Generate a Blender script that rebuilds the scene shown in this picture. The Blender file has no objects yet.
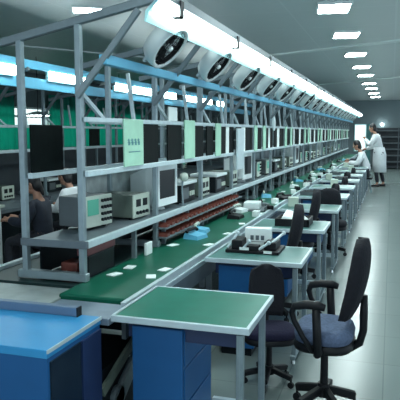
import bpy, bmesh, math, random
from mathutils import Vector, Matrix
random.seed(7)
sc = bpy.context.scene
C = sc.collection
PI = math.pi
ORD = ['first','second','third','fourth','fifth','sixth','seventh','eighth','ninth','tenth','eleventh','twelfth','thirteenth','fourteenth','fifteenth','sixteenth','seventeenth','eighteenth','nineteenth','twentieth','twenty-first','twenty-second','twenty-third','twenty-fourth']

# ------------------------------------------------------------------ materials
def mat(name, col, rough=.5, metal=0., noise=0., nscale=12., bump=0., spec=.5, emit=None, estr=0., alpha=1.):
    m = bpy.data.materials.new(name); m.use_nodes = True
    nt = m.node_tree; b = nt.nodes['Principled BSDF']
    b.inputs['Base Color'].default_value = (*col, 1); b.inputs['Roughness'].default_value = rough
    b.inputs['Metallic'].default_value = metal; b.inputs['Specular IOR Level'].default_value = spec
    if emit: b.inputs['Emission Color'].default_value = (*emit, 1); b.inputs['Emission Strength'].default_value = estr
    if noise or bump:
        tc = nt.nodes.new('ShaderNodeTexCoord'); n = nt.nodes.new('ShaderNodeTexNoise')
        n.inputs['Scale'].default_value = nscale; n.inputs['Detail'].default_value = 3
        nt.links.new(tc.outputs['Object'], n.inputs['Vector'])
        if noise:
            r = nt.nodes.new('ShaderNodeValToRGB')
            r.color_ramp.elements[0].position = .3; r.color_ramp.elements[1].position = .7
            r.color_ramp.elements[0].color = (*[c*(1-noise) for c in col], 1)
            r.color_ramp.elements[1].color = (*[min(1, c*(1+noise)) for c in col], 1)
            nt.links.new(n.outputs['Fac'], r.inputs['Fac']); nt.links.new(r.outputs['Color'], b.inputs['Base Color'])
        if bump:
            bp = nt.nodes.new('ShaderNodeBump'); bp.inputs['Strength'].default_value = bump; bp.inputs['Distance'].default_value = .02
            nt.links.new(n.outputs['Fac'], bp.inputs['Height']); nt.links.new(bp.outputs['Normal'], b.inputs['Normal'])
    return m

M = {}
M['alu'] = mat('aluminium', (.25,.32,.345), .38, .5, .08, 20)
M['alu_lt'] = mat('aluminium_light', (.52,.63,.66), .4, .2, .06, 20)
M['alu_dk'] = mat('aluminium_dark', (.19,.24,.26), .4, .4, .08, 20)
M['belt'] = mat('green_belt', (.004,.105,.062), .38, 0, .12, 5, spec=.25)
M['mat_g'] = mat('green_desk_mat', (.010,.165,.112), .36, 0, .1, 8, spec=.3)
M['mat_p'] = mat('pale_desk_mat', (.065,.18,.165), .34, 0, .08, 8)
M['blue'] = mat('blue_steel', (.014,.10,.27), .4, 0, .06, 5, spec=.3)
M['blue_lit'] = mat('blue_top_as_lit', (.04,.29,.58), .35, 0, .05, 5, spec=.3)  # cabinet blue brightened to imitate light falling on its top
M['navy'] = mat('navy_steel', (.014,.03,.09), .4, 0, .1, 6)
M['dark'] = mat('dark_panel', (.007,.011,.014), .45, 0, .2, 8, spec=.2)
M['glass_dk'] = mat('dark_glossy_panel', (.012,.018,.022), .12, 0, .4, 6)
M['board'] = mat('black_board', (.004,.007,.007), .6, 0, .2, 20, spec=.08)
M['black'] = mat('black_plastic', (.006,.007,.009), .5, 0, .15, 20, spec=.25)
M['fabric'] = mat('blue_grey_fabric', (.085,.12,.20), .9, 0, .2, 60, .2)
M['fabric_dk'] = mat('dark_navy_fabric', (.004,.005,.010), .9, 0, .2, 60, .2)
M['fabric_pu'] = mat('purple_navy_fabric', (.008,.007,.032), .9, 0, .2, 60, .2)
M['greysteel'] = mat('grey_shelf', (.105,.135,.155), .4, .1, .1, 10)
M['plate'] = mat('worn_grey_plate', (.34,.39,.38), .4, .2, .12, 14)
M['plate2'] = mat('blue_grey_plate', (.19,.25,.31), .4, .2, .1, 14)
M['cream'] = mat('beige_plastic', (.50,.58,.50), .5, 0, .05, 8)
M['olive'] = mat('olive_casing', (.13,.17,.14), .5, 0, .1, 9)
M['slate'] = mat('slate_casing', (.085,.105,.115), .5, 0, .1, 9)
M['white'] = mat('white_paint', (.72,.80,.80), .5, 0, .03, 9)
M['paper'] = mat('white_paper', (.80,.88,.86), .7, 0, .03, 20)
M['gpaper'] = mat('pale_green_paper', (.40,.68,.52), .7, 0, .05, 12)
M['ink'] = mat('teal_ink', (.08,.24,.28), .7)
M['screen'] = mat('dark_screen', (.008,.012,.015), .35, spec=.15)
M['gscreen'] = mat('green_lit_screen', (.03,.22,.16), .3, emit=(.08,.45,.32), estr=.25)
M['orange'] = mat('orange_bin', (.19,.05,.035), .5, 0, .4, 15)
M['red'] = mat('dark_red_box', (.13,.035,.04), .5, 0, .25, 15)
M['bluebar'] = mat('blue_channel', (.13,.47,.68), .4, .05, .06, 6)
M['cyanref'] = mat('cyan_reflector', (.42,.75,.76), .35, .0, .05, 6)
M['tube'] = mat('lit_diffuser', (.9,.97,.97), .5, emit=(.86,1,.99), estr=13.)
M['panel'] = mat('lit_ceiling_panel', (.9,.97,.97), .5, emit=(.86,1,1), estr=34.)
M['daylight'] = mat('lit_window_pane', (.9,.97,.97), .3, emit=(.80,1,.99), estr=.75)
M['curtain'] = mat('green_curtain', (.03,.30,.25), .7, 0, .35, 1.4)
nt_ = M['curtain'].node_tree; b_ = nt_.nodes['Principled BSDF']; tr_ = nt_.nodes.new('ShaderNodeBsdfTranslucent'); mx_ = nt_.nodes.new('ShaderNodeMixShader')
tr_.inputs['Color'].default_value = (.07,.62,.50,1); mx_.inputs['Fac'].default_value = .6
nt_.links.new(b_.outputs['BSDF'], mx_.inputs[1]); nt_.links.new(tr_.outputs['BSDF'], mx_.inputs[2]); nt_.links.new(mx_.outputs['Shader'], nt_.nodes['Material Output'].inputs['Surface'])
M['skin'] = mat('skin', (.42,.22,.15), .6, 0, .08, 30)
M['hair'] = mat('black_hair', (.008,.008,.010), .5, 0, .3, 60)
M['coat'] = mat('white_cotton', (.74,.78,.80), .85, 0, .04, 12)
M['trouser'] = mat('dark_trousers', (.02,.022,.03), .85, 0, .2, 14)
M['shirt'] = mat('navy_shirt', (.02,.025,.04), .85, 0, .2, 14)
M['shoe'] = mat('black_shoe', (.01,.01,.012), .4)
M['chrome'] = mat('chrome', (.7,.75,.75), .15, 1.)
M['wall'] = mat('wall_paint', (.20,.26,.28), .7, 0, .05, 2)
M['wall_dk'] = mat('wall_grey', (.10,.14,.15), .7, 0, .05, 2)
M['slat'] = mat('dark_slat', (.035,.045,.055), .5, 0, .1, 8)
M['slat_lt'] = mat('grey_slat_edge', (.10,.125,.14), .5, 0, .1, 8)

def ceiling_mat():
    m = mat('ceiling_panels', (.30,.36,.36), .42, .0, spec=.5); nt = m.node_tree; b = nt.nodes['Principled BSDF']
    tc = nt.nodes.new('ShaderNodeTexCoord'); br = nt.nodes.new('ShaderNodeTexBrick')
    mp = nt.nodes.new('ShaderNodeMapping'); mp.inputs['Rotation'].default_value = (0,0,-.45)
    nt.links.new(tc.outputs['Object'], mp.inputs['Vector'])
    br.offset = 0; br.inputs['Scale'].default_value = 1; br.inputs['Brick Width'].default_value = 1.2; br.inputs['Row Height'].default_value = 1.2
    br.inputs['Mortar Size'].default_value = .012
    br.inputs['Color1'].default_value = (.56,.62,.63,1); br.inputs['Color2'].default_value = (.575,.635,.645,1); br.inputs['Mortar'].default_value = (.62,.68,.69,1)
    nt.links.new(tc.outputs['Object'], br.inputs['Vector']); nt.links.new(br.outputs['Color'], b.inputs['Base Color'])
    n = nt.nodes.new('ShaderNodeTexNoise'); n.inputs['Scale'].default_value = 5.; n.inputs['Detail'].default_value = 2
    bp = nt.nodes.new('ShaderNodeBump'); bp.inputs['Strength'].default_value = .15; bp.inputs['Distance'].default_value = .03
    nt.links.new(mp.outputs['Vector'], n.inputs['Vector']); nt.links.new(n.outputs['Fac'], bp.inputs['Height']); nt.links.new(bp.outputs['Normal'], b.inputs['Normal'])
    return m
M['ceiling'] = ceiling_mat()

def floor_mat():
    m = mat('polished_floor', (.2,.24,.23), .24, 0, spec=.45); nt = m.node_tree; b = nt.nodes['Principled BSDF']
    tc = nt.nodes.new('ShaderNodeTexCoord'); br = nt.nodes.new('ShaderNodeTexBrick'); br.offset = 0
    br.inputs['Scale'].default_value = 1; br.inputs['Brick Width'].default_value = .6; br.inputs['Row Height'].default_value = .6; br.inputs['Mortar Size'].default_value = .004
    br.inputs['Color1'].default_value = (.205,.255,.245,1); br.inputs['Color2'].default_value = (.22,.27,.26,1); br.inputs['Mortar'].default_value = (.165,.205,.195,1)
    nt.links.new(tc.outputs['Object'], br.inputs['Vector']); nt.links.new(br.outputs['Color'], b.inputs['Base Color'])
    return m
M['floor'] = floor_mat()

# ------------------------------------------------------------------ mesh helpers
class B:
    """collects shapes in one bmesh; build() links it as ONE mesh object"""
    def __init__(s): s.bm = bmesh.new()
    def box(s, x0, x1, y0, y1, z0, z1, bev=0.):
        t = bmesh.new()
        bmesh.ops.create_cube(t, size=1)
        bmesh.ops.scale(t, vec=(abs(x1-x0), abs(y1-y0), abs(z1-z0)), verts=t.verts)
        bmesh.ops.translate(t, vec=((x0+x1)/2, (y0+y1)/2, (z0+z1)/2), verts=t.verts)
        if bev: bmesh.ops.bevel(t, geom=t.edges[:], offset=bev, segments=2, affect='EDGES', profile=.5)
        return s._merge(t)
    def _merge(s, t, mtx=None):
        if mtx is not None: bmesh.ops.transform(t, matrix=mtx, verts=t.verts)
        me = bpy.data.meshes.new('tmp'); t.to_mesh(me); t.free(); s.bm.from_mesh(me); bpy.data.meshes.remove(me)
        return s
    def bar(s, p, q, w, h=None, bev=0., up=(0,0,1)):
        p = Vector(p); q = Vector(q); h = h or w; d = q-p; L = d.length; d.normalize()
        u = Vector(up)
        if abs(d.dot(u)) > .98: u = Vector((0,1,0))
        x = d.cross(u).normalized(); z = x.cross(d).normalized()
        t = bmesh.new(); bmesh.ops.create_cube(t, size=1); bmesh.ops.scale(t, vec=(w, L, h), verts=t.verts)
        if bev: bmesh.ops.bevel(t, geom=t.edges[:], offset=bev, segments=1, affect='EDGES')
        m = Matrix((x, d, z)).transposed().to_4x4(); m.translation = (p+q)/2
        return s._merge(t, m)
    def rod(s, p, q, r, r2=None, seg=10):
        p = Vector(p); q = Vector(q); d = q-p
        t = bmesh.new(); bmesh.ops.create_cone(t, cap_ends=True, segments=seg, radius1=r, radius2=r if r2 is None else r2, depth=d.length)
        m = d.to_track_quat('Z','Y').to_matrix().to_4x4(); m.translation = (p+q)/2
        return s._merge(t, m)
    def ball(s, c, r, seg=12):
        t = bmesh.new(); bmesh.ops.create_uvsphere(t, u_segments=seg, v_segments=max(6, seg*2//3), radius=1)
        bmesh.ops.scale(t, vec=r if hasattr(r, '__len__') else (r,r,r), verts=t.verts); bmesh.ops.translate(t, vec=c, verts=t.verts)
        return s._merge(t)
    def tube(s, pts, r, seg=8, flat=1.):
        """swept tube along points; r a number or list"""
        pts = [Vector(p) for p in pts]; n = len(pts); rs = r if hasattr(r, '__len__') else [r]*n
        t = bmesh.new(); rings = []; ref = None
        for i, p in enumerate(pts):
            d = (pts[min(i+1, n-1)]-pts[max(i-1, 0)]).normalized()
            if ref is None: ref = Vector((0,0,1)) if abs(d.z) < .9 else Vector((1,0,0))
            x = d.cross(ref).normalized(); y = x.cross(d).normalized(); ref = y
            rings.append([t.verts.new(p+x*math.cos(2*PI*k/seg)*rs[i]*flat+y*math.sin(2*PI*k/seg)*rs[i]) for k in range(seg)])
        for a, b in zip(rings, rings[1:]):
            for k in range(seg): t.faces.new((a[k], a[(k+1)%seg], b[(k+1)%seg], b[k]))
        t.faces.new(rings[0][::-1]); t.faces.new(rings[-1])
        return s._merge(t)
    def loft(s, rings):
        t = bmesh.new(); vs = [[t.verts.new(p) for p in r] for r in rings]; n = len(vs[0])
        for a, b in zip(vs, vs[1:]):
            for k in range(n): t.faces.new((a[k], a[(k+1)%n], b[(k+1)%n], b[k]))
        t.faces.new(vs[0][::-1]); t.faces.new(vs[-1])
        return s._merge(t)
    def lathe(s, prof, seg=24, mtx=None):
        t = bmesh.new(); rings = []
        for r, z in prof: rings.append([t.verts.new((r*math.cos(2*PI*k/seg), r*math.sin(2*PI*k/seg), z)) for k in range(seg)])
        for a, b in zip(rings, rings[1:]):
            for k in range(seg): t.faces.new((a[k], a[(k+1)%seg], b[(k+1)%seg], b[k]))
        return s._merge(t, mtx)
    def build(s, name, material, parent=None, loc=(0,0,0), smooth=False):
        bmesh.ops.recalc_face_normals(s.bm, faces=s.bm.faces)
        me = bpy.data.meshes.new(name); s.bm.to_mesh(me); s.bm.free()
        if smooth:
            for p in me.polygons: p.use_smooth = True
        me.materials.append(material)
        o = bpy.data.objects.new(name, me); C.objects.link(o); o.location = loc
        if parent: o.parent = parent
        return o

def tag(o, label, cat, group=None):
    o['label'] = label; o['category'] = cat
    if group: o['group'] = group
    return o
def thing(name, label, cat, loc=(0,0,0), rz=0, group=None):
    o = bpy.data.objects.new(name, None); C.objects.link(o); o.empty_display_size = .05
    o.location = loc; o.rotation_euler = (0,0,rz)
    return tag(o, label, cat, group)
def struct(name, b, m):
    o = b.build(name, m); o['kind'] = 'structure'; return o
KIDS = {}
def dup(root, loc, rz=None, label=None, group=None):
    r = root.copy(); C.objects.link(r); r.location = loc
    if rz is not None: r.rotation_euler = (0,0,rz)
    if label: r['label'] = label
    if group: r['group'] = group
    for ch in list(root.children):
        c = ch.copy(); C.objects.link(c); c.parent = r
        for g in list(ch.children):
            d = g.copy(); C.objects.link(d); d.parent = c
    return r

# ------------------------------------------------------------------ camera (eye at 1.6 m, turned left of the line, tipped down)
cam = bpy.data.cameras.new('camera'); co = bpy.data.objects.new('camera', cam); C.objects.link(co)
cam.sensor_width = 36; cam.lens = 54.0; cam.clip_start = .05; cam.clip_end = 200
co.location = (0,0,1.6); co.rotation_euler = (math.radians(90-6.466), 0, math.radians(17.639))
sc.camera = co

# ------------------------------------------------------------------ the room
WX, FY, CZ = -8.2, 28.0, 3.0
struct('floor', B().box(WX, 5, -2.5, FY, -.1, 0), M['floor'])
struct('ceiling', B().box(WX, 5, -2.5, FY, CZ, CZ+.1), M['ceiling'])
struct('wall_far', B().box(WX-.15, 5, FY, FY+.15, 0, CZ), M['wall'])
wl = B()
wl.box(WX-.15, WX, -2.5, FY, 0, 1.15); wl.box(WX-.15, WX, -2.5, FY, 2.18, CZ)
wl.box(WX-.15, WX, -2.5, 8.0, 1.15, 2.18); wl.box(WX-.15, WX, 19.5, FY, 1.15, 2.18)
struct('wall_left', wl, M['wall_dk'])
struct('baseboard_far', B().box(-6, 5, FY-.02, FY, 0, .12), M['wall_dk'])
# window band in the left wall
w = struct('window_1', B().box(WX-.05, WX+.02, 8.0, 19.5, 1.15, 1.19).box(WX-.05, WX+.02, 8.0, 19.5, 2.14, 2.18).box(WX-.05, WX+.02, 8.0, 19.5, 1.935, 1.985)
       .box(WX-.05, WX+.02, 12.1, 12.16, 1.19, 2.14).box(WX-.05, WX+.02, 13.2, 13.26, 1.19, 2.14), M['white'])
for k in range(8):
    y0 = 8.0+k*1.4375
    p = B().box(WX-.08, WX-.06, y0, y0+1.4375, 1.19, 2.14).build('window_pane', M['daylight'], w)
def curtain(y0, y1, z0, z1, label):
    n = max(8, int((y1-y0)*14)); rings = []
    t = bmesh.new(); top = []; bot = []
    for i in range(n+1):
        y = y0+(y1-y0)*i/n; x = WX+.07+.025*math.sin(i*1.9)
        top.append(t.verts.new((x, y, z1))); bot.append(t.verts.new((x, y, z0)))
    for i in range(n): t.faces.new((top[i], top[i+1], bot[i+1], bot[i]))
    b = B(); b._merge(t); o = b.build('curtain', M['curtain'])
    sm = o.modifiers.new('thick', 'SOLIDIFY'); sm.thickness = .012
    return tag(o, label, 'curtain')
curtain(7.6, 11.75, 1.2, 2.52, 'long green curtain over the left wall windows, left of the bare panes')
curtain(13.2, 19.6, 1.2, 2.52, 'long green curtain over the left wall windows, right of the bare panes')
curtain(11.75, 13.2, 1.2, 1.76, 'short green curtain hung below the bare white window panes')
# far wall: bright window with teal edge, dark slatted cabinet
w = struct('window_2', B().box(-1.62, -1.58, FY-.06, FY, .75, 1.95).box(-1.12, -1.07, FY-.06, FY, .75, 1.95).box(-1.62, -1.07, FY-.06, FY, 1.92, 1.96).box(-1.62, -1.07, FY-.06, FY, .73, .77), M['cyanref'])
B().box(-1.58, -1.12, FY-.03, FY-.01, .77, 1.92).build('window_pane', M['daylight'], w)
struct('trim_1', B().box(-1.07, -.90, FY-.05, FY, 0, 1.95), mat('teal_trim', (.08,.30,.30), .5, 0, .1, 6))
cab = thing('storage_rack', 'long dark slatted storage rack against the far wall', 'rack', (.9, FY-.35, 0))
b = B().box(-1.68, 1.9, .15, .3, .05, 1.78).box(-1.68,1.9,-.2,.3,.05,.12); b.build('rack_body', M['slat'], cab)
for k in range(6):
    z = .28+k*.27
    B().box(-1.68, 1.9, -.22, .16, z, z+.05).build('shelf', M['slat_lt'], cab)
for x in (-1.66, -.62, .6, 1.88):
    B().box(x-.02, x+.02, -.24, -.20, 0, 1.8).build('upright', M['greysteel'], cab)
lampw = tag(B().ball((0,0,0), (.07,.05,.06)).rod((0,.03,0),(0,.19,0),.02).build('wall_lamp', M['tube'], None, (-.43, FY-.19, 1.93)), 'small round lit lamp on the far wall above the dark storage rack', 'lamp')

# ceiling lights
def ceiling_light(x, y, sx, sy, rz, label):
    t = thing('ceiling_light', label, 'ceiling light', (x, y, CZ), rz, 'ceiling light panels')
    f = B(); e = .02
    f.box(-sx/2-e, sx/2+e, -sy/2-e, -sy/2, -.03, 0).box(-sx/2-e, sx/2+e, sy/2, sy/2+e, -.03, 0).box(-sx/2-e, -sx/2, -sy/2, sy/2, -.03, 0).box(sx/2, sx/2+e, -sy/2, sy/2, -.03, 0)
    f.build('light_frame', M['white'], t)
    B().box(-sx/2, sx/2, -sy/2, sy/2, -.02, -.005).build('diffuser', M['panel'], t)
YL = [7.06, 9.02, 11.3, 13.5, 15.5, 18.1, 20.2, 22.6, 25.0]
for i, y in enumerate(YL):
    ceiling_light(-.67, y, .34, .50, .15, f'square lit ceiling panel above the aisle, {ORD[i]} of the row from the camera')
ceiling_light(-3.28, 6.35, .48, .3, .5, 'lit ceiling panel above the slanted arm at the upper left')
for y in (-.5, 2.2, 4.6): ceiling_light(-.67, y, .34, .5, .15, 'square lit ceiling panel above the aisle before the photographed row')
for i, (a, c) in enumerate((((-6.2, 13.2), (3.5, 8.05)), ((-6.2, 21.6), (3.5, 13.6)), ((-6.9, 7.0), (-4.4, 10.8)))):
    struct(f'trim_{i+2}', B().bar((a[0], a[1], CZ-.012), (c[0], c[1], CZ-.012), .15, .024), M['white'])

# ------------------------------------------------------------------ rack frames, rails, lights and fans of the lines
XF, XB, Z0 = -1.73, -2.12, .71
PITCH, Y0 = 1.16, 3.14
NF = 20
def make_rack(label, x0, ys, z_arm, rails):
    """one bolted rack: posts, arms, braces and the rails that run along it"""
    t = thing('assembly_rack', label, 'rack', (x0, ys[0], Z0))
    d = XB-XF; z = lambda x: 1.520+.195*x
    first = []
    for i, y in enumerate(ys):
        yy = y-ys[0]
        if i == 0:
            def post(x, h): return B().box(x-.018, x+.018, -.020, .020, .0, h, .004)
            first = [post(0, 1.50).build('post', M['alu'], t), post(d, 1.43).build('post', M['alu'], t),
                B().bar((d-.05, 0, .025), (.03, 0, .025), .05, .05, .004).build('base_bar', M['alu'], t),
                B().bar((-.62, 0, z(-.62)), (.55, 0, z(.55)), .04, .046, .004).build('slanted_arm', M['alu_dk'], t),
                B().bar((0, -.03, 1.09), (.39, -.03, 1.555), .026, .036, .003).build('brace', M['alu_dk'], t),
                B().bar((.0, .03, 1.11), (.0, .30, .97), .020, .026).build('knee_brace', M['alu_lt'], t),
                B().bar((-.02,.72,1.29), (.02,.72,.975), .022, .022).build('hanger_strut', M['alu_lt'], t)]
        else:
            for o in first:
                c = o.copy(); C.objects.link(c); c.parent = t; c.location = (0, yy, 0)
    for nm, px, pz, w, h, m, a in rails:
        B().bar((px-XF, a, pz-Z0), (px-XF, ys[-1]-ys[0]+.35, pz-Z0), w, h, .003).build(nm, M[m], t)
    return t
YE = Y0+(NF-1)*PITCH+.2
rack = make_rack('long aluminium rack with slanted arms standing on the near line beside the green belt', XF, [Y0+i*PITCH for i in range(NF)], 0, [
    ('shelf_rail', XF+.035, 1.672, .028, .030, 'alu_lt', 0), ('shelf_rail', XF+.035, 1.355, .028, .034, 'alu_lt', 0),
    ('shelf_rail', XB+.04, 1.335, .03, .034, 'alu_lt', 0), ('shelf_rail', XB+.04, 1.668, .022, .022, 'alu_lt', .8),
    ('blue_channel', -1.557, 2.005, .05, .055, 'bluebar', -.04), ('light_rail', -1.19, 2.335, .04, .05, 'alu_dk', -.14)])
LR = YE-3.12
shf = B().box(-.36, .0, 0, LR, .215, .24).build('shelf', M['greysteel'], rack)
B().box(.022, .05, -.02, LR, .205, .25, .004).build('edge_profile', M['alu_lt'], shf)
B().box(-.40, .05, -.045, -.02, .205, .25, .004).build('edge_profile', M['greysteel'], shf)
B().box(-.36, -.35, .1, LR, .0, .2).build('back_panel', M['dark'], shf)
for k in range(24):
    y = .70+k*.58
    B().box(.0, .03, y, y+.028, .0, .215).build('shelf_leg', M['alu_dk'], rack)
NX = -2.9                                    # the neighbouring line stands this far to the left
NY = [5.05+k*PITCH for k in range(12)]
back_rack = make_rack('aluminium rack with blue lamp channels standing on the background line at the left', XF+NX, NY, 0, [
    ('shelf_rail', XF+.035, 1.672, .03, .035, 'alu_lt', 0), ('shelf_rail', XF+.035, 1.355, .03, .04, 'alu_lt', 0),
    ('blue_channel', -1.22, 2.395, .05, .10, 'bluebar', -.4), ('blue_channel', -1.27, 2.185, .05, .13, 'bluebar', -.4)])
def rail(name, label, p, q, w, h, m, cat='rail'):
    return tag(B().bar(p, q, w, h, .003).build(name, M[m]), label, cat)

def long_lamp(x, y0, y1, z, label, hooks):
    t = thing('linear_lamp', label, 'lamp', (x, y0, z)); L = y1-y0
    n_ = Vector((.70,0,-.71)); a_ = Vector((.71,0,.70))                 # the trough opens down towards the aisle
    P = lambda u, v: (a_.x*u+n_.x*v, a_.z*u+n_.z*v)
    prof = [P(-.105,.022), P(-.100,.030), P(-.05,.006), P(.055,.006), P(.055,-.012), P(-.06,-.012)]
    ring = lambda y: [(p[0], y, p[1]) for p in prof]
    B().loft([ring(0), ring(L)]).build('reflector', M['cyanref'], t)
    d = B(); seg = 10
    def ell(y, s):
        out = []
        for k in range(seg):
            u = .008+math.cos(2*PI*k/seg)*.044*s; v = .026+math.sin(2*PI*k/seg)*.019*s; p = P(u, v); out.append((p[0], y, p[1]))
        return out
    d.loft([ell(.02,.5), ell(.06,.85), ell(.14,1), ell(L-.14,1), ell(L-.06,.85), ell(L-.02,.5)]); d.build('diffuser', M['tube'], t, smooth=True)
    for y in hooks:
        B().box(.077, .086, y-.026, y+.026, -.045, .05).box(.03,.086,y-.026,y+.026,-.045,-.037).build('hook', M['dark'], t)
    return t
long_lamp(-1.245, 3.10, 10.28, 2.288, 'long lit linear lamp nearest the camera above the near line', [.22+1.32*k for k in range(6)])
long_lamp(-1.245, 10.55, 25.85, 2.288, 'long lit linear lamp at the far end of the near line', [.3+1.6*k for k in range(10)])

# fans facing down towards the workers
def make_fan():
    t = thing('fan', '', 'fan', (0,0,0), 0, 'tilted fans')
    n = Vector((.74,-.05,-.67)).normalized(); q = n.to_track_quat('Z','Y').to_matrix().to_4x4()
    B().lathe([(.0,-.115),(.09,-.11),(.145,-.09),(.172,-.03),(.172,.03),(.162,.038),(.142,.03),(.138,-.01),(.10,-.03),(.0,-.035)], 28, q).build('fan_housing', M['white'], t, smooth=True)
    bl = B()
    for k in range(5):
        a = 2*PI*k/5; c, s = math.cos(a), math.sin(a)
        tm = bmesh.new()
        pts = [(.03,-.012,0),(.125,-.05,-.012),(.128,.03,.012),(.03,.014,.004)]
        up = [tm.verts.new((x*c-y*s, x*s+y*c, z)) for x, y, z in pts]; lo = [tm.verts.new((x*c-y*s, x*s+y*c, z-.004)) for x, y, z in pts]
        tm.faces.new(up); tm.faces.new(lo[::-1])
        for i in range(4): tm.faces.new((up[i], lo[i], lo[(i+1)%4], up[(i+1)%4]))
        bl._merge(tm, q)
    bl.build('fan_blades', M['black'], t)
    g = B()
    for r in (.06,.09,.12):
        g.lathe([(r-.0025,.03),(r,.0325),(r+.0025,.03),(r,.0275),(r-.0025,.03)], 24, q)
    for k in range(12):
        a = PI*k/6; g.bar(q@Vector((.025*math.cos(a), .025*math.sin(a), .03)), q@Vector((.146*math.cos(a), .146*math.sin(a), .03)), .003)
    g.build('grille', M['black'], t)
    B().lathe([(.0,-.03),(.137,-.029),(.140,.027)], 28, q).build('inner_shroud', M['black'], t, smooth=True)
    B().lathe([(.0,.045),(.016,.042),(.022,.03),(.022,-.03)], 14, q).build('hub', M['white'], t, smooth=True)
    B().bar((-.06,.01,.05), (-.185,.02,-.095), .03, .02).build('bracket', M['alu_lt'], t); B().bar((.03,.03,.105), (.16,.03,.19), .03, .02).build('bracket', M['alu_lt'], t)
    return t
fan0 = make_fan()
FP = 1.125
for i in range(19):
    lab = f'white round fan tilted beside the long lamp, {ORD[i]} from the camera, near line'
    loc = (-1.385, 3.67+i*FP, 2.145)
    if i == 0: fan0.scale = (.92,.92,.92); fan0.location = loc; fan0['label'] = lab
    else: dup(fan0, loc, None, lab)
for i, y in enumerate((6.20, 7.95, 8.85)):
    dup(fan0, (-1.46+NX, y, 2.30), None, f'white fan in the background line, {ORD[i]} from the left', 'background fans')

# lamps and blue channel of the background line
for i, (y, L) in enumerate(((5.0,.98),(6.68,.97),(8.57,.48),(9.25,.85),(10.6,.7),(11.9,.7),(13.1,.7),(14.3,.7))):
    t = thing('linear_lamp', f'short lit lamp in a blue channel of the background line, {ORD[i]} from the left', 'lamp', (-1.2+NX, y, 2.33), 0, 'background lamps')
    B().box(-.01, .02, 0, L, -.085, .02, .008).build('diffuser', M['tube'], t)
    B().box(-.05, -.01, 0, L, -.10, .03, .004).build('reflector', M['cyanref'], t)
# two pendant lamps further left
for i, (x, yy, z) in enumerate(((-6.4, 10.0, 1.93), (-6.4, 13.6, 1.93))):
    t = thing('pendant_lamp', ['flat white pendant lamp at the far left before the green curtain', 'flat white pendant lamp behind the second black-boarded bay'][i], 'lamp', (x, yy, z))
    B().lathe([(.02,.06),(.08,.05),(.24,.0),(.24,-.02),(.0,-.02)], 20).build('lamp_shade', M['white'], t)
    B().rod((0,0,-.035), (0,0,-.02), .2, .2, 20).build('diffuser', M['tube'], t)
    B().rod((0,0,.05), (0,0,CZ-z), .008).build('cord', M['black'], t)

# ------------------------------------------------------------------ conveyor, benches, shelf
conv = thing('conveyor', 'long green belt conveyor with aluminium edge running away from the camera', 'conveyor', (-1.49, 2.86, 0))
YC = 25.0-2.86
cb = B().box(-.245, .172, 0, YC, .645, .71, .012); cb.build('belt', M['belt'], conv)
ep = B().box(.172, .200, -.08, YC, .63, .717).box(.200, .206, -.08, YC, .655, .668); ep.build('edge_profile', M['alu_lt'], conv)
B().box(-.25, -.235, .3, YC, .63, .70).build('edge_profile', M['alu_dk'], conv)
B().box(.175, .20, -.08, YC, .52, .63).build('side_beam', M['greysteel'], conv)
B().box(-.20, .17, .1, YC, .50, .62).build('under_tray', M['dark'], conv)
B().rod((-.23, .04, .655), (.17, .04, .655), .042).build('end_roller', M['black'], conv)
for k in range(10):
    y = .35+k*2.4
    for x in (-.2, .18): B().box(x-.025, x+.025, y-.025, y+.025, 0, .55).build('leg', M['alu_dk'], conv)

rb = thing('rear_bench', 'dark rear bench under the aluminium rack, behind the green belt', 'bench', (-2.05, 2.70, 0))
B().box(-.36, .305, .36, 22.3, .66, .70).build('bench_top', mat('dark_green_top', (.012,.035,.034), .35, 0, .2, 5), rb)
B().box(-.40, -.36, .0, 22.3, .64, .725, .004).build('edge_profile', M['alu_lt'], rb)
B().box(-.41, -.37, -.0, 22.3, .50, .64).build('back_panel', M['navy'], rb)
for k in range(9):
    for x in (-.34, .22): B().box(x-.025, x+.025, .5+k*2.6, .55+k*2.6, 0, .66).build('leg', M['alu_dk'], rb)
tag(B().box(-2.39, -1.72, 2.58, 3.04, .66, .69, .004).build('transfer_plate', M['plate']), 'worn pale grey plate in front of the first rack frame', 'plate')
tag(B().box(-1.70, -1.29, 2.58, 2.83, .655, .69, .004).build('transfer_plate', M['plate2']), 'blue-grey plate in front of the near end of the green belt', 'plate')
pl = B().box(-2.38, -1.72, 2.60, 3.0, .50, .655).build('plate_support', M['dark']); tag(pl, 'dark support box beneath the grey transfer plates', 'support')
B().box(-2.30, -2.25, 2.65, 2.7, 0, .51).build('leg', M['alu_dk'], pl); B().box(-1.80, -1.75, 2.65, 2.7, 0, .51).build('leg', M['alu_dk'], pl)

# ------------------------------------------------------------------ boards and papers on the rack
def board(y0, y1, z0, z1, x, m, name, label, cat, group=None, marks=False):
    t = B().box(-.006, .006, 0, y1-y0, 0, z1-z0, .003).build(name, M[m], None, (x, y0, z0))
    tag(t, label, cat, group)
    if marks:
        g = B(); w = (y1-y0); h = z1-z0
        for k in range(4):
            yy = w*(.18+k*.17); zz = h*.52
            g.box(.006, .008, yy, yy+.012, zz-.022, zz+.022).box(.006, .008, yy-.012, yy+.03, zz+.010, zz+.014).box(.006, .008, yy-.010, yy+.028, zz-.006, zz-.002).box(.006, .008, yy+.02, yy+.026, zz-.022, zz+.004)
        g.box(.006, .008, w*.2, w*.8, h*.30, h*.305+.004)
        g.build('printed_characters', M['ink'], t)
    return t
board(3.16, 3.53, 1.352, 1.645, XB+.04, 'board', 'display_board', 'leftmost black board, hung on the back posts beside the first frame', 'board')
xb_ = XF+.057; xs_ = XF+.035
board(3.615, 3.93, 1.37, 1.685, xb_, 'gpaper', 'notice_sheet', 'pale green notice sheet with a line of characters, nearest the camera', 'notice', None, True)
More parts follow.
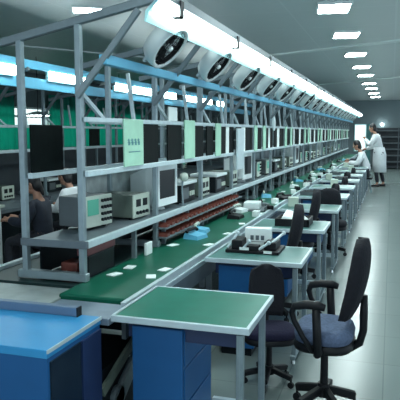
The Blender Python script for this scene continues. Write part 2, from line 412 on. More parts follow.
board(3.94, 4.27, 1.373, 1.656, xs_, 'board', 'display_board', 'large black board right of the green notice sheet nearest the camera', 'board')
board(4.47, 4.80, 1.373, 1.656, xs_, 'board', 'display_board', 'black board below the white sheet, above the large monitor', 'board')
board(4.50, 4.70, 1.688, 1.80, xs_, 'paper', 'notice_sheet', 'white blank sheet standing above the upper rail over the large monitor', 'notice')
board(4.83, 5.10, 1.37, 1.70, xb_, 'gpaper', 'notice_sheet', 'pale green sheet with faint lines, second from the camera', 'notice')
board(5.12, 5.42, 1.373, 1.656, xs_, 'board', 'display_board', 'black board right of the second green sheet', 'board')
ng = nb = nw = 0
for k in range(2, NF-1):
    ya = Y0+k*PITCH+.04
    for j, (s0, s1) in enumerate(((.03,.25), (.28,.46), (.49,.72), (.74,.86), (.90,1.06))):
        kind = ['board','gpaper','board','paper','board'][(j+(k%2)*2) % 5]
        if kind == 'board': nb += 1; nm, ct, lab = 'display_board', 'board', f'black board on the near line rack, {ORD[min(nb-1,22)]} of the row beyond the fourth frame' if nb <= 23 else 'small black board in the hazy far part of the near line rack'
        elif kind == 'gpaper': ng += 1; nm, ct, lab = 'notice_sheet', 'notice', f'pale green sheet on the near line rack, {ORD[ng-1]} beyond the third frame'
        else: nw += 1; nm, ct, lab = 'notice_sheet', 'notice', f'white sheet on the near line rack, {ORD[nw-1]} beyond the third frame'
        if kind == 'board': lab = lab.replace('fourth', 'third')
        board(ya+s0, ya+s1, 1.373 if kind != 'gpaper' else 1.36, 1.656+(.03 if kind == 'gpaper' else 0), xb_ if kind == 'gpaper' else xs_, kind, nm, lab, ct, {'board':'far black boards','gpaper':'far green sheets','paper':'far white sheets'}[kind])
tag(B().box(XB-.03, XB-.01, 3.95, 4.95, .96, 1.31).build('back_panel', mat('grey_corrugated', (.33,.38,.38), .6, 0, .25, 9)), 'pale grey back panel behind the olive power supply', 'panel')
tag(B().box(-1.66, -1.64, 6.55, 6.85, 1.18, 1.64).build('back_panel', M['alu_lt']), 'pale grey panel hung below the upper rail at the fourth frame', 'panel')
o = tag(B().rod((0,-.008,0), (0,.008,0), .10, .10, 24).build('round_plate', M['alu_lt'], None, (-1.62, 8.6, 1.72)), 'round pale grey plate on the upper rail of the near line', 'plate')
o.rotation_euler = (0,0,PI/2)
for k in range(12):
    ya = 8.2+k*1.16
    tag(B().box(XB-.03, XB-.01, ya, ya+1.1, .98, 1.30).build('back_panel', M['wall'] if k % 2 else M['greysteel']), f'grey back panel under the boards, {ORD[k]} beyond the round pale plate', 'panel', 'rear panels')

# ------------------------------------------------------------------ instruments on the shelf
SZ = .95
def instrument(kind, loc, rz, label, group=None, s=1.):
    if kind == 'oscilloscope':
        t = thing('oscilloscope', label, 'instrument', loc, rz, group)
        B().box(-.21, 0, -.15, .15, .025, .225, .006).build('casing', M['slate'], t)
        B().box(0, .012, -.152, .152, .02, .228, .004).build('front_panel', M['cream'], t)
        B().box(.012, .016, -.13, -.01, .10, .205).build('screen', M['gscreen'], t)
        kn = [(y, z) for y in (.03,.062,.094,.126) for z in (.06,.10,.145,.19)]
        for y, z in kn: B().rod((.012,y,z), (.028,y,z), .011, .011, 8).build('knob', M['dark'], t)
        for x in (-.18,-.04):
            for y in (-.12,.12): B().box(x-.012, x+.012, y-.012, y+.012, 0, .025).build('foot', M['black'], t)
    elif kind == 'power_supply':
        t = thing('power_supply', label, 'instrument', loc, rz, group)
        B().box(-.30, 0, -.13, .13, .015, .185, .005).build('casing', M['olive'], t)
        B().box(0, .012, -.132, .132, .012, .188, .004).build('front_panel', M['cream'], t)
        for y in (-.055,.05): B().box(.012, .015, y-.035, y+.035, .095, .15).build('display', M['dark'], t)
        for y in (-.08,-.03,.02,.07): B().rod((.012,y,.05), (.028,y,.05), .013, .013, 8).build('knob', M['dark'], t)
        for x in (-.24,-.03):
            for y in (-.1,.1): B().box(x-.012, x+.012, y-.012, y+.012, 0, .015).build('foot', M['black'], t)
    elif kind == 'monitor':
        t = thing('monitor', label, 'monitor', loc, rz, group)
        B().loft([[(0,-.2,.045),(0,.2,.045),(0,.2,.37),(0,-.2,.37)], [(-.1,-.19,.05),(-.1,.19,.05),(-.1,.19,.36),(-.1,-.19,.36)], [(-.28,-.11,.08),(-.28,.11,.08),(-.28,.11,.29),(-.28,-.11,.29)]]).build('casing', M['white'], t)
        fr = B().box(0, .015, -.205, -.165, .04, .375).box(0, .015, .165, .205, .04, .375).box(0, .015, -.165, .165, .335, .375).box(0, .015, -.165, .165, .04, .10)
        fr.build('bezel', M['white'], t)
        B().box(.0, .008, -.165, .165, .10, .335).build('screen', M['screen'], t)
        B().rod((-.12,0,.0), (-.12,0,.02), .1, .09, 16).rod((-.12,0,.02), (-.12,0,.06), .04, .05, 12).build('stand', M['white'], t)
    else:
        t = thing('tester', label, 'instrument', loc, rz, group)
        B().box(-.28, 0, -.2, .2, .0, .17, .006).build('casing', M['dark'], t)
        B().box(-.29, .02, -.21, .21, .17, .20, .006).build('lid', M['white'], t)
        B().box(0, .012, -.18, -.02, .04, .14).build('display', M['slate'], t)
        for y in (.03,.08,.13): B().box(0, .014, y-.015, y+.015, .06, .1).build('button', M['cream'], t)
    return t
instrument('oscilloscope', (-1.875, 3.62, SZ), -.14, 'oscilloscope with green screen on the shelf beside the first frame')
instrument('power_supply', (-1.80, 4.17, SZ), -.08, 'olive and cream power supply on the shelf before the pale back panel')
instrument('monitor', (-1.80, 4.72, SZ), -.05, 'large white bulky monitor with dark screen on the instrument shelf')
instrument('tester', (-1.79, 5.27, SZ), 0, 'dark tester with white lid on the shelf right of the large monitor')
instrument('power_supply', (-1.79, 5.78, SZ), 0, 'small olive power supply between the two dark testers')
instrument('tester', (-1.78, 6.35, SZ), 0, 'dark tester with white lid, second along the shelf from the camera')
kinds = ['power_supply','tester','oscilloscope','monitor']
lab = {'power_supply':'olive power supply', 'tester':'dark tester with white lid', 'oscilloscope':'oscilloscope with green screen', 'monitor':'white bulky monitor'}
cnt = {k: 0 for k in kinds}
for k in range(22):
    kd = kinds[(k*3+k//3) % 4]; y = 6.98+k*.72
    if abs((y-Y0+.3) % PITCH-.3) < .02: y += .05
    instrument(kd, (-1.80, y, SZ), random.uniform(-.08,.08), f'{lab[kd]} far along the shelf, {ORD[cnt[kd]]} such past the fourth frame', 'far instruments'); cnt[kd] += 1
# gooseneck microphone-like probe stand on the power supply and a small white globe
t = thing('desk_lamp', 'small lamp with round white head standing on the shelf beside the large monitor', 'lamp', (-1.755, 5.02, SZ))
B().rod((0,0,0), (0,0,.015), .035, .035, 14).build('base', M['alu'], t); B().tube([(0,0,.015),(-.01,0,.15),(0,0,.23)], .008).build('stem', M['alu'], t); B().ball((.01,0,.255), .04).build('lamp_head', M['cream'], t, smooth=True)

# orange component bins below the shelf edge, in two rows
def make_bin():
    t = B(); w, d, h = .062, .09, .036
    t.box(-d/2, d/2, -w/2, w/2, 0, .004).box(-d/2, -d/2+.004, -w/2, w/2, 0, h).box(d/2-.004, d/2, -w/2, w/2, 0, h*.6).box(-d/2, d/2, -w/2, -w/2+.004, 0, h*.8).box(-d/2, d/2, w/2-.004, w/2, 0, h*.8)
    return t
br = {}
for r, (x, z) in enumerate(((-1.69, .785), (-1.69, .86))):
    tag(B().box(x-.075, x+.05, 4.30, 6.76, z-.012, z).build('bin_ledge', M['alu_dk']), ['narrow lower ledge holding orange bins beneath the instrument shelf', 'narrow upper ledge holding orange bins beneath the instrument shelf'][r], 'ledge')
    for k in range(20):
        y = 4.36+k*.118
        if k == 0: o = make_bin().build('component_bin', M['orange']); br[r] = o
        else: o = br[r].copy(); C.objects.link(o)
        o.location = (x, y, z)
        tag(o, f'small orange component bin in the {["lower","upper"][r]} row under the instrument shelf', 'bin', ['orange bins in the lower row', 'orange bins in the upper row'][r])
ct_ = tag(B().box(-1.82, -1.755, 3.25, 3.62, .70, .84, .01).build('carton', M['dark']), 'dark carton with red lid on the bench under the shelf near the first rack post', 'carton'); B().box(-1.83, -1.752, 3.24, 3.63, .84, .89, .006).build('lid', M['red'], ct_)
tag(B().box(-1.98, -1.86, 3.30, 3.44, .70, .78, .01).build('carton', M['orange']), 'small orange carton on the rear bench left of the dark red-lidded carton', 'carton')
tag(B().box(-1.68, -1.66, 3.95, 4.06, .71, .80, .004).build('label_card', M['paper']), 'white upright card on the belt edge before the shelf legs', 'card')

# ------------------------------------------------------------------ slips and small devices on the belt
cards = [(-1.388,3.367),(-1.374,3.57),(-1.62,4.386),(-1.352,4.487),(-1.342,5.032),(-1.361,5.63),(-1.63,3.356),(-1.62,3.565),(-1.65,5.259),(-1.323,6.395),(-1.50,6.9),(-1.36,7.4),(-1.6,7.7),(-1.40,8.3),(-1.52,8.9),(-1.38,9.4)]
for i, (x, y) in enumerate(cards):
    o = tag(B().box(-.03, .03, -.045, .045, 0, .006, .001).build('paper_slip', M['paper'], None, (x, y, .71)), f'white slip lying on the green belt, {ORD[i]} by distance from the near end', 'slip', 'white slips on the belt')
    o.rotation_euler.z = random.uniform(-.5,.5)
for i, (x, y) in enumerate(((-1.55,4.75),(-1.60,5.05),(-1.52,6.0),(-1.60,6.5),(-1.45,7.1),(-1.62,8.1),(-1.36,7.9),(-1.48,9.7),(-1.35,10.3),(-1.6,10.9),(-1.42,11.5),(-1.5,12.4),(-1.38,13.2),(-1.55,14.2),(-1.4,15.5),(-1.5,16.8),(-1.45,18.2),(-1.4,19.5))):
    t = thing('phone_base', f'small device being assembled on the green belt, {ORD[i]} from the near end', 'device', (x, y, .71), random.uniform(-.6,.6), 'devices on the belt')
    B().loft([[(-.07,-.09,0),(.07,-.09,0),(.07,.09,0),(-.07,.09,0)], [(-.06,-.08,.05),(.065,-.08,.03),(.065,.08,.03),(-.06,.08,.05)]]).build('casing', [M['slate'], M['white'], M['black'], M['bluebar']][(i*3+ (i==0)*3) % 4], t)
    B().tube([(-.035,-.085,.06),(-.035,-.06,.075),(-.035,.06,.075),(-.035,.085,.06)], .014, 8).build('handset', [M['black'], M['cream']][i % 2], t)
for i in range(16):
    y = 6.2+i*.62; x = -1.345+.03*math.sin(i*2.3)
    if i % 2:
        o = tag(B().box(-.03,.03,-.07,.07,0,.05,.006).build('component_box', M['black'], None, (x, y, .71)), f'black component box by the belt edge, {ORD[i//2]} from the near end', 'box', 'black boxes on the belt edge')
    else:
        o = tag(B().box(-.035,.035,-.05,.05,0,.06,.004).build('component_box', M['paper'], None, (x, y, .71)), f'white component box by the belt edge, {ORD[i//2]} from the near end', 'box', 'white boxes on the belt edge')
    o.rotation_euler.z = .5*math.sin(i*1.7)
t = thing('parts_tray', 'white and black assembled unit in a tray on the belt beyond the orange bins', 'tray', (-1.50, 6.75, .71), .1)
B().box(-.16,.16,-.2,.2,0,.012).box(-.16,-.15,-.2,.2,.0,.05).box(.15,.16,-.2,.2,0,.05).build('tray', M['slate'], t); B().box(-.1,.08,-.12,.12,.012,.09,.01).build('unit', M['white'], t)

# ------------------------------------------------------------------ workbenches along the aisle
XR, XL_ = -.55, -1.24
def make_desk(pale):
    W = XR-XL_; D = .60
    t = thing('workbench', '', 'workbench', (0,0,0), 0, 'green topped workbenches')
    B().box(-W+.02, -.017, .017, D-.017, .685, .7125).build('top', M['mat_p'] if pale else M['mat_g'], t)
    B().box(-W, 0, 0, .018, .682, .714, .003).box(-W, 0, D-.018, D, .682, .714, .003).box(-.018, 0, .018, D-.018, .682, .714, .003).box(-W, -W+.015, .018, D-.018, .682, .714).build('edge_trim', M['alu_lt'], t)
    for y in (.03, D-.075):
        l = B().box(-.068, -.034, y, y+.034, .03, .668, .004); l.box(-.053,-.049,y-.002,y+.036,.06,.66).build('leg', M['alu'], t)
    B().bar((-.0525, .0, .045), (-.0525, D, .045), .035, .03, .003).build('foot_bar', M['alu'], t)
    for y in (.03, D-.05): B().rod((-.0525, y, 0), (-.0525, y, .035), .018, .012, 10).build('levelling_foot', M['chrome'], t)
    B().bar((-W+.36, D-.05, .09), (-.07, D-.05, .09), .03, .04).build('foot_rail', M['alu_lt'], t)
    B().box(-W+.06, -.075, .08, .10, .59, .684).build('apron', M['navy'], t)
    cbn = B().box(-W+.09, -W+.352, .05, D-.06, .06, .655, .005).build('pedestal', M['blue'], t)
    for k in range(3): B().box(-W+.352, -W+.358, .07, D-.08, .09+k*.19, .265+k*.19, .004).build('drawer', M['blue'], cbn)
    B().box(-W+.11, -W+.33, .07, D-.08, .0, .06).build('plinth', M['dark'], cbn)
    return t
NDESK = 11
dk = [make_desk(False), make_desk(True)]
DY = [2.572+1.43*i for i in range(NDESK)]
extra = ['with a bare dark green top', 'carrying a black jig and white box', 'carrying a black tray of papers']
for i, y in enumerate(DY):
    lab = f'{ORD[i]} aluminium-trimmed workbench from the camera along the aisle' + (', '+extra[i] if i < 3 else '')
    o = dk[0] if i == 0 else dk[1] if i == 1 else dup(dk[1], (0,0,0))
    o.location = (XR-.035 if i == 0 else XR, y, 0); o['label'] = lab

# black jig with white box on the second bench
t = thing('assembly_jig', 'black assembly jig with clamps on the second workbench', 'jig', (-.95, 4.36, .714), 0)
B().box(-.20,.20,-.13,.17,0,.022,.005).build('base_plate', M['black'], t)
B().box(-.16,-.08,-.10,.10,.022,.09,.008).box(.08,.17,-.08,.12,.022,.08,.008).box(-.04,.05,-.13,-.05,.022,.06,.006).build('block', M['black'], t)
for (p, q) in (((-.19,-.10,.03),(-.13,-.02,.13)), ((.13,-.05,.07),(.20,.08,.13)), ((.05,-.11,.03),(.12,-.09,.08)), ((-.07,-.11,.03),(-.02,-.12,.09))):
    B().rod(p, q, .010).ball(q, .016).build('clamp', M['alu_lt'], t)
B().box(-.09,-.02,-.135,-.128,.025,.045).box(.09,.15,-.135,-.128,.008,.026).build('label_plate', M['paper'], t)
t = thing('instruction_card', 'white box card with dark print standing on the black jig', 'card', (-.945, 4.44, .736), .05)
B().box(-.10,.10,-.03,.05,.0,.14,.006).build('card_body', M['paper'], t)
g = B()
for k in range(3): g.box(-.055+k*.04,-.03+k*.04,-.032,-.0305,.05,.085).box(-.05+k*.04,-.035+k*.04,-.0335,-.032,.058,.077)
g.box(-.05,.06,-.032,-.0305,.035,.039); g.build('print', M['greysteel'], t)
# papers and black tray on the third bench
t = thing('parts_tray', 'black parts tray holding crumpled white papers on the third workbench', 'tray', (-.86, 5.74, .714), 0)
B().box(-.17,.15,-.16,.16,0,.02).box(-.17,-.155,-.16,.16,.02,.07).box(.135,.15,-.16,.16,.02,.07).box(-.17,.15,-.16,-.145,.02,.07).box(-.17,.15,.145,.16,.02,.07).build('tray', M['black'], t)
b = B(); b.loft([[(-.13,-.12,.04),(.11,-.12,.04),(.11,.12,.04),(-.13,.12,.04)], [(-.11,-.10,.085),(.06,-.06,.075),(.04,.10,.10),(-.10,.09,.13)]]); b.build('papers', M['paper'], t)
sm = 0
for i in range(3, NDESK):
    for (x, yy, kd) in ((-1.1, .3, i % 3), (-.88, .38, (i+1) % 3)):
        if i == 3 and x == -.88: continue
        sm += 1
        if kd == 0:
            t = thing('carton', f'small white carton on a far workbench, on the {ORD[i]} bench', 'carton', (x, DY[i]+yy, .714), .1, 'far cartons')
            B().box(-.06,.06,-.06,.06,0,.11,.004).build('carton_body', M['cream'], t); B().box(-.06,.06,-.006,.006,.11,.113).build('tape', M['paper'], t)
        elif kd == 1:
            t = thing('parts_tray', f'dark parts tray on the {ORD[i]} workbench from the camera', 'tray', (x, DY[i]+yy, .714), -.1, 'far trays')
            B().box(-.1,.1,-.12,.12,0,.012).box(-.1,-.09,-.12,.12,.012,.05).box(.09,.1,-.12,.12,.012,.05).box(-.1,.1,-.12,-.11,.012,.05).box(-.1,.1,.11,.12,.012,.05).build('tray', M['slate'], t)
            B().box(-.05,.05,-.06,.06,.012,.05,.008).build('unit', M['black'], t)

# ------------------------------------------------------------------ chairs
def swivel_chair(name, label, loc, rz, fab, arms=True, k=1., group=None, back_h=.0):
    """faces local -x"""
    t = thing(name, label, 'chair', loc, rz, group)
    # seat: rounded cushion
    rings = []
    N = 28
    def sup(cx, cy, a, b, z, e=3.0):
        out = []
        for i in range(N):
            th = 2*PI*i/N; c, s = math.cos(th), math.sin(th)
            out.append((cx+a*math.copysign(abs(c)**(2/e), c), cy+b*math.copysign(abs(s)**(2/e), s), z))
        return out
    sz = .40
    B().loft([sup(0,0,.15*k,.18*k,sz+.03), sup(0,0,.185*k,.215*k,sz+.05), sup(0,0,.19*k,.22*k,sz+.085), sup(0,0,.175*k,.205*k,sz+.115), sup(0,0,.13*k,.16*k,sz+.125)]).build('seat', M[fab], t, smooth=True)
    B().loft([sup(0,0,.19*k,.215*k,sz+.0), sup(0,0,.195*k,.222*k,sz+.02), sup(0,0,.18*k,.21*k,sz+.05)]).build('seat_shell', M['black'], t, smooth=True)
    # backrest, tilted back (towards +x)
    bp = bmesh.new(); rows = []
    nz, ny = 10, 10
    for side in (0, 1):
        for i in range(nz+1):
            v = i/nz; z = .575+v*.445; wid = .132*k*(.72+.42*math.sin(PI*(.22+.60*v)))*(1 if v < .85 else math.sqrt(max(.05, 1-((v-.85)/.16)**2)))
            xb = .175+.09*v+.035*math.sin(PI*v)*(1 if side else .2) - (.0 if side else .045)
            row = []
            for j in range(ny+1):
                u = j/ny*2-1
                edge = (1-abs(u)**4)*(1-abs(2*v-1)**6)
                x = xb - .03*(u*u) + (1 if side else -1)*(.012*edge)
                row.append(bp.verts.new((x, u*wid, z)))
            rows.append(row)
    f, bk = rows[:nz+1], rows[nz+1:]
    for R_, fl in ((f, 0), (bk, 1)):
        for i in range(nz):
            for j in range(ny): bp.faces.new((R_[i][j], R_[i][j+1], R_[i+1][j+1], R_[i+1][j]))
    for i in range(nz):
        bp.faces.new((f[i][0], f[i+1][0], bk[i+1][0], bk[i][0])); bp.faces.new((f[i][ny], bk[i][ny], bk[i+1][ny], f[i+1][ny]))
    for j in range(ny):
        bp.faces.new((f[0][j], bk[0][j], bk[0][j+1], f[0][j+1])); bp.faces.new((f[nz][j], f[nz][j+1], bk[nz][j+1], bk[nz][j]))
    b = B(); b._merge(bp); b.build('backrest', M['fabric_dk'], t, smooth=True)
    B().tube([(.08,0,sz+.0),(.17,0,sz-.005),(.225,0,sz+.03),(.245,0,sz+.10),(.245,0,sz+.20),(.245,0,sz+.30)], [.024,.026,.026,.026,.026,.022], 10, 1.3).build('back_bracket', M['black'], t, smooth=True)
    if arms:
        for s in (-1, 1):
            y = s*.262*k
            B().tube([(.0,s*.15,sz+.01),(.0,y,sz+.02),(-.005,y,sz+.12),(-.015,y,sz+.265)], [.022,.028,.028,.026], 10).tube(
                [(-.03,y,sz+.03),(-.09,y,sz+.10),(-.15,y,sz+.19),(-.165,y,sz+.235),(-.15,y,sz+.27),(-.08,y,sz+.285),(.0,y,sz+.285),(.04,y,sz+.275)], [.016,.016,.017,.02,.022,.024,.024,.018], 10, 1.2).build('armrest', M['black'], t, smooth=True)
    B().rod((0,0,.30), (0,0,sz+.01), .014, .014, 12).build('gas_lift', M['chrome'], t)
    B().rod((0,0,.14), (0,0,.35), .027, .024, 14).build('column', M['black'], t)
    st = B()
    for q in range(5):
        a = 2*PI*q/5+.3; c, s = math.cos(a), math.sin(a)
        st.bar((0,0,.135), (.21*k*c, .21*k*s, .09), .045, .045, .006)
    st.rod((0,0,.09), (0,0,.165), .05, .04, 14).build('star_base', M['black'], t)
    for q in range(5):
        a = 2*PI*q/5+.3; c, s = math.cos(a), math.sin(a); x, y = .205*k*c, .205*k*s
        B().rod((x-.012*s, y+.012*c, .027), (x+.012*s, y-.012*c, .027), .027, .027, 12).rod((x,y,.04),(x,y,.085),.009).build('caster', M['black'], t)
    return t
o = swivel_chair('office_chair', 'swivel chair with armrests and blue-grey seat standing in the aisle', (-.325, 3.38, 0), -.06, 'fabric')
o.scale = (.86,.92,1)
o = swivel_chair('office_chair', 'purple-navy chair tucked behind the nearest workbench', (-.70, 3.66, 0), PI/2+.35, 'fabric_pu', False, 1.)
o.scale = (.76,.76,.72)
chs = [(-.93,5.02,PI*.05,'dark chair turned sideways between the second and third workbench'), (-.73,7.87,-PI/2,'black round-backed chair behind the fourth workbench'),
       (-.95,6.45,.1,'dark chair turned sideways between the third and fourth workbench'), (-.98,9.3,.3,'dark chair behind the fifth workbench'), (-.95,10.73,.2,'dark chair behind the sixth workbench'),
       (-1.0,12.16,.3,'dark chair behind the seventh workbench'), (-.98,13.59,.1,'dark chair behind the eighth workbench')]
for x, y, r, l in chs:
    o = swivel_chair('office_chair', l, (x, y, 0), r, 'fabric_dk', False, 1.1, 'dark chairs between the benches'); o.scale = (.9,.9,.80 if y > 9 else .88 if y > 7 else .97)

# ------------------------------------------------------------------ blue cabinet, blue bar and the machine bay under the near end
bc = thing('control_cabinet', 'blue cabinet with top coloured as lit in the near left corner', 'cabinet', (-1.318, 2.07, 0))
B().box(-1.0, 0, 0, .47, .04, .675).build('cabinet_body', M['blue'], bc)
B().box(-1.0, .004, -.005, .475, .675, .712, .003).build('cabinet_top', M['blue_lit'], bc)
B().box(.0, .008, .02, .27, .05, .655).build('glossy_panel', M['glass_dk'], bc)
B().box(.0, .012, .28, .46, .05, .655).build('navy_door', M['navy'], bc)
B().box(.004,.010,-.006,.475,.698,.714).build('edge_trim', M['alu_lt'], bc)
tag(B().box(-.98,-.02,.02,.45,0,.04).build('plinth', M['dark'], bc), 'dark recessed plinth', 'plinth') if False else B().box(-.98,-.02,.02,.45,0,.04).build('plinth', M['dark'], bc)
bar = thing('crossbar', 'square blue-grey tube lying across the back of the blue cabinet', 'bar', (-1.42, 2.52, .712))
B().box(-1.1, 0, -.02, .02, .0, .045, .004).build('tube', mat('blue_grey_tube', (.13,.20,.30), .35, .2, .05, 9), bar)
B().box(0, .006, -.021, .021, .0, .046).build('end_cap', M['black'], bar)
bay = thing('drive_unit', 'dark belt drive unit with diagonal grey strut beside the blue cabinet', 'machine', (-1.40, 2.60, 0))
B().box(-.25, .04, 0, .55, .03, .40).build('housing', M['dark'], bay)
B().bar((.055, .05, .10), (.055, .53, .40), .03, .09).build('strut', M['alu'], bay)
B().bar((.058, .0, .30), (.058, .40, .44), .02, .05).build('strut', M['olive'], bay)
B().rod((.04,.18,.2), (.07,.18,.2), .06, .06, 18).build('pulley', M['alu_dk'], bay)
B().box(.04,.05,.30,.36,.36,.42).build('label_plate', M['paper'], bay)
B().box(-.24,.03,.02,.53,0,.03).build('foot', M['black'], bay)

# ------------------------------------------------------------------ background line: bench, boards, desks
nb_ = thing('rear_bench', 'long dark bench of the background line behind the seated workers', 'bench', (-2.0+NX, 4.6, 0))
B().box(-.35, .65, 0, 14, .66, .70).build('bench_top', M['greysteel'], nb_)
B().box(-.3, .5, .1, 13.9, .05, .66).build('under_cabinet', M['dark'], nb_)
B().box(-.34,-.30,0,14,.70,1.30).build('back_panel', M['slat'], nb_)
B().box(-.28,.48,.15,13.8,0,.05).build('plinth', M['dark'], nb_)
NB = 0
for k, y in enumerate(NY[:-1]):
    for j, (a, c) in enumerate(((.1,.45), (.62,1.0))):
        if (k+j) % 2 == 0 or k < 3: continue
        n = NB; NB += 1
        board(y+a, y+c, 1.376, 1.65, XF+.035+NX, 'board', 'display_board', f'black board on the background line rack, {ORD[n]} from the left', 'board', 'background boards')
for k in range(9):
    instrument(['tester','power_supply','tester','oscilloscope'][k % 4], (-1.95+NX, 5.6+k*1.2, .70), 0, f'instrument on the background bench, {ORD[k]} from the left', 'background instruments')
dt = thing('side_table', 'pale grey T-shaped side table at the left edge', 'table', (-4.15, 5.50, 0))
B().box(-.26,.09,-.14,.14,.77,.80,.004).build('top', M['cream'], dt); B().box(-.05,.06,-.10,.10,.03,.77).build('pillar', M['white'], dt); B().box(-.2,.08,-.14,.14,0,.03).build('foot', M['alu'], dt)

# ------------------------------------------------------------------ people
def skin_mesh(verts, edges, radii, root, sub=1):
    me = bpy.data.meshes.new('sk'); me.from_pydata(verts, edges, []); o = bpy.data.objects.new('sk', me); C.objects.link(o)
    md = o.modifiers.new('s', 'SKIN'); md.use_smooth_shade = True
    for i, v in enumerate(me.skin_vertices[0].data):
        r = radii[i]; v.radius = r if hasattr(r, '__len__') else (r, r); v.use_root = (i == root)
    sd = o.modifiers.new('d', 'SUBSURF'); sd.levels = sub; sd.render_levels = sub
    dg = bpy.context.evaluated_depsgraph_get(); dg.update()
    out = bpy.data.meshes.new_from_object(o.evaluated_get(dg)); bpy.data.objects.remove(o)
    return out
def limb_graph(J, extra=0., parts=('torso','arms','legs')):
    """J: joint dict -> verts, edges, radii"""
    V, E_, R = [], [], []; ix = {}
    def add(n, p, r): ix[n] = len(V); V.append(tuple(p)); R.append((r[0]+extra, r[1]+extra) if hasattr(r, '__len__') else r+extra)
    def link(*n):
        for a, c in zip(n, n[1:]): E_.append((ix[a], ix[c]))
    q = .84 if extra == 0 else 1.
    add('pel', J['pel'], (.125*q,.10*q)); add('waist', J['waist'], (.115*q,.09*q)); add('chest', J['chest'], (.13*q,.10*q)); add('neckb', J['neckb'], (.075*q,.065*q))
    link('pel','waist','chest','neckb')
    if extra == 0:
        add('neck', J['neck'], .05); add('skull', J['head'], .06); link('neckb','neck','skull')
    for s in ('L','R'):
        if 'arms' in parts:
            add('sh'+s, J['sh'+s], .058*q); add('el'+s, J['el'+s], .043); add('wr'+s, J['wr'+s], .028); link('chest','sh'+s,'el'+s,'wr'+s)
        if 'legs' in parts:
            add('hip'+s, J['hip'+s], .088); add('kn'+s, J['kn'+s], .058); add('an'+s, J['an'+s], .038); add('toe'+s, J['toe'+s], .032); link('pel','hip'+s,'kn'+s,'an'+s,'toe'+s)
    return V, E_, R
def hand_into(bm_b, wr, dirv, side, curl):
    d = Vector(dirv).normalized(); up = Vector((0,0,1)) if abs(d.z) < .9 else Vector((1,0,0))
    x = d.cross(up).normalized(); n = x.cross(d).normalized(); w = Vector(wr)
    bm_b.tube([w-d*.02, w+d*.03, w+d*.075, w+d*.085], [.024,.034,.036,.026], 8, .8)
    for f, (o, L) in enumerate(((-.028,.062),(-.010,.072),(.010,.068),(.027,.052))):
        b0 = w+d*.075+x*o; b1 = b0+(d*math.cos(curl)-n*math.sin(curl))*L*.5; b2 = b1+(d*math.cos(curl*2.2)-n*math.sin(curl*2.2))*L*.5
        bm_b.tube([b0, b1, b2], [.010,.0095,.007], 6)
    t0 = w+d*.02+x*side*.028; t1 = t0+(d*.6+x*side*.6).normalized()*.035; t2 = t1+(d*.9-n*.3).normalized()*.028
    bm_b.tube([t0, t1, t2], [.012,.011,.008], 6)
def person(label, loc, rz, J, coat, sleeves=True, skirt=None, hair_long=False, look=0.):
    t = thing('person', label, 'person', loc, rz)
    V, E_, R = limb_graph(J); b = B()
    me = skin_mesh(V, E_, R, 0, 1); b.bm.from_mesh(me)
    H = Vector(J['head']); tilt = Matrix.Rotation(J.get('tilt', 0), 4, 'Y')
    hm = Matrix.Translation(H) @ tilt
    def hb(c, r, seg=14):
        tm = bmesh.new(); bmesh.ops.create_uvsphere(tm, u_segments=seg, v_segments=10, radius=1); bmesh.ops.scale(tm, vec=r, verts=tm.verts); bmesh.ops.translate(tm, vec=c, verts=tm.verts); return tm
    b._merge(hb((0,0,.02), (.095,.075,.11)), hm); b._merge(hb((.03,0,-.06), (.06,.055,.055)), hm)      # skull and jaw
    b._merge(hb((.098,0,.0), (.018,.013,.024), 8), hm)                                                  # nose
    for s in (-1, 1): b._merge(hb((-.005,s*.077,.005), (.018,.009,.03), 8), hm)                          # ears
    b._merge(hb((.085,0,-.048), (.012,.024,.007), 8), hm)                                               # mouth
    for s, k in (('L',1),('R',-1)):
        hand_into(b, J['wr'+s], Vector(J['wr'+s])-Vector(J['el'+s]), -k, .5)
    body = b.build('body', M['skin'], t, smooth=True)
    for s in (-1, 1):
        e = B(); e._merge(hb((.083,s*.03,.028), (.011,.013,.008), 8), hm); e.build('eye', M['white'], t)
    h = B(); h._merge(hb((-.018,0,.045), (.098,.086,.105)), hm); h._merge(hb((-.05,0,-.02), (.065,.08,.10)), hm)
    if hair_long: h._merge(hb((-.085,0,-.06), (.03,.03,.12)), hm)
    h.build('hair', M['hair'], t, smooth=True)
    # coat / shirt
    b = B(); V, E_, R = limb_graph(J, .034, ('torso','arms')); b.bm.from_mesh(skin_mesh(V, E_, R, 0, 1))
    if skirt:
        b.loft([[(c[0]+rx*math.cos(2*PI*k/18), c[1]+ry*math.sin(2*PI*k/18), c[2]) for k in range(18)] for c, rx, ry in skirt])
    b.build('coat' if skirt else 'shirt', coat, t, smooth=True)
    # trousers and shoes
    V, E_, R = [], [], []
    b = B()
    VV = [J['pel']]; RR = [(.135,.115)]; EE = []
    for s in ('L','R'):
        i = len(VV); a = Vector(J['an'+s])
        VV += [J['hip'+s], J['kn'+s], tuple(a+Vector((0,0,.04)))]; RR += [.098,.068,.055]; EE += [(0,i),(i,i+1),(i+1,i+2)]
    b.bm.from_mesh(skin_mesh(VV, EE, RR, 0, 1)); b.build('trousers', M['trouser'], t, smooth=True)
    for s in ('L','R'):
        a = Vector(J['an'+s]); q = Vector(J['toe'+s]); d = (q-a); d.z = 0; d.normalize()
        sh_ = B().tube([(a.x-d.x*.06, a.y-d.y*.06, a.z-.035), (a.x, a.y, a.z-.03), (q.x, q.y, a.z-.04), (q.x+d.x*.07, q.y+d.y*.07, a.z-.048)], [.034,.045,.038,.022], 10)
        sh_.build('shoe', M['shoe'], t, smooth=True)
    return t
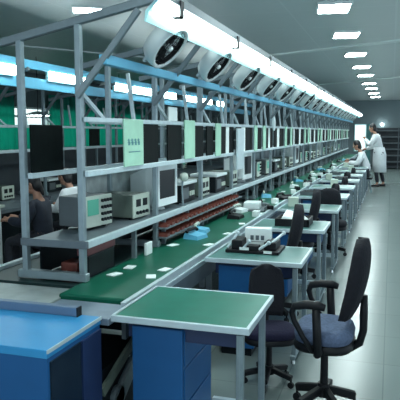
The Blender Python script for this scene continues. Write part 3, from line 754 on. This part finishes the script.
# standing figure in a white coat at the end of the aisle, leaning over the bench (local +x is forward)
JS = dict(pel=(-.04,0,1.0), waist=(-.02,0,1.16), chest=(.05,0,1.38), neckb=(.10,0,1.53), neck=(.13,0,1.60), head=(.18,0,1.70), tilt=.35,
          shL=(.07,.20,1.45), elL=(.20,.25,1.20), wrL=(.36,.10,1.40), shR=(.07,-.20,1.45), elR=(.16,-.26,1.17), wrR=(.40,-.16,1.10),
          hipL=(-.04,.10,.93), knL=(.03,.11,.52), anL=(-.02,.11,.085), toeL=(.10,.12,.04), hipR=(-.04,-.10,.93), knR=(-.06,-.10,.52), anR=(-.16,-.11,.085), toeR=(-.04,-.12,.04))
person('person standing in a long white coat, leaning towards the far workbenches', (-.36, 18.25, 0), PI-.15, JS, M['coat'],
       skirt=[((-.02,0,1.16),.15,.18), ((-.04,0,.95),.19,.215), ((-.04,0,.72),.195,.21), ((-.05,0,.44),.20,.195)])
def seated(reach=.0, lean=.08):
    return dict(pel=(0,0,.54), waist=(.02+lean*.3,0,.70), chest=(.04+lean,0,.92), neckb=(.05+lean*1.4,0,1.07), neck=(.07+lean*1.6,0,1.14), head=(.11+lean*1.8,0,1.235), tilt=.35,
        shL=(.05+lean,.19,.99), elL=(.16+lean,.24,.76), wrL=(.40+lean+reach,.12,.79), shR=(.05+lean,-.19,.99), elR=(.16+lean,-.24,.76), wrR=(.40+lean+reach,-.12,.79),
        hipL=(.06,.10,.53), knL=(.44,.12,.52), anL=(.42,.12,.085), toeL=(.54,.12,.04), hipR=(.06,-.10,.53), knR=(.44,-.12,.52), anR=(.42,-.12,.085), toeR=(.54,-.12,.04))
def stool(label, loc):
    t = thing('stool', label, 'stool', loc, 0, 'work stools')
    B().rod((0,0,.36), (0,0,.40), .13, .14, 20).build('seat', M['black'], t)
    for k in range(4):
        a = PI/4+k*PI/2; B().rod((.09*math.cos(a),.09*math.sin(a),.36), (.16*math.cos(a),.16*math.sin(a),0), .012).build('leg', M['alu_dk'], t)
    return t
ppl = [('person in a white top with black hair seated at the left background workstations', (-3.66, 6.64, 0), PI-.1, M['coat'], .10),
       ('person in dark navy clothes seated at the left, beside the first rack post', (-3.55, 5.62, 0), PI+.2, M['shirt'], .02),
       ('person in a white top seated in the background, seen between rack and oscilloscope', (-3.60, 7.95, 0), PI, M['coat'], .05),
       ('person in a white top seated beside the standing one at the far end', (-.58, 16.45, 0), PI, M['coat'], .10),
       ('person with black hair seated left of the white-topped one at the far end', (-.66, 17.85, 0), PI, M['shirt'], .10)]
for i, (l, loc, rz, m, lean) in enumerate(ppl):
    pp = person(l, loc, rz, seated(0, lean), m, hair_long=(i == 1))
    if i < 3: pp.scale = (.86,.86,.84)
    stool(['stool under the white-topped worker at the left', 'stool under the navy-clad worker at the left', 'stool under the worker behind the oscilloscope', 'stool under the white-topped person at the far end', 'stool under the black-haired person at the far end'][i], loc).scale.z = .84 if i < 3 else 1

# ------------------------------------------------------------------ light: the lamps above plus an added ambient world fill entering where walls are left out
wd = bpy.data.worlds.new('world'); sc.world = wd; wd.use_nodes = True
bg = wd.node_tree.nodes['Background']; bg.inputs['Color'].default_value = (.60,.74,.84,1); bg.inputs['Strength'].default_value = 1.15

sc.view_settings.view_transform = 'Standard'; sc.view_settings.look = 'None'; sc.view_settings.gamma = 1; sc.view_settings.use_curve_mapping = False
sc.view_settings.exposure = .52
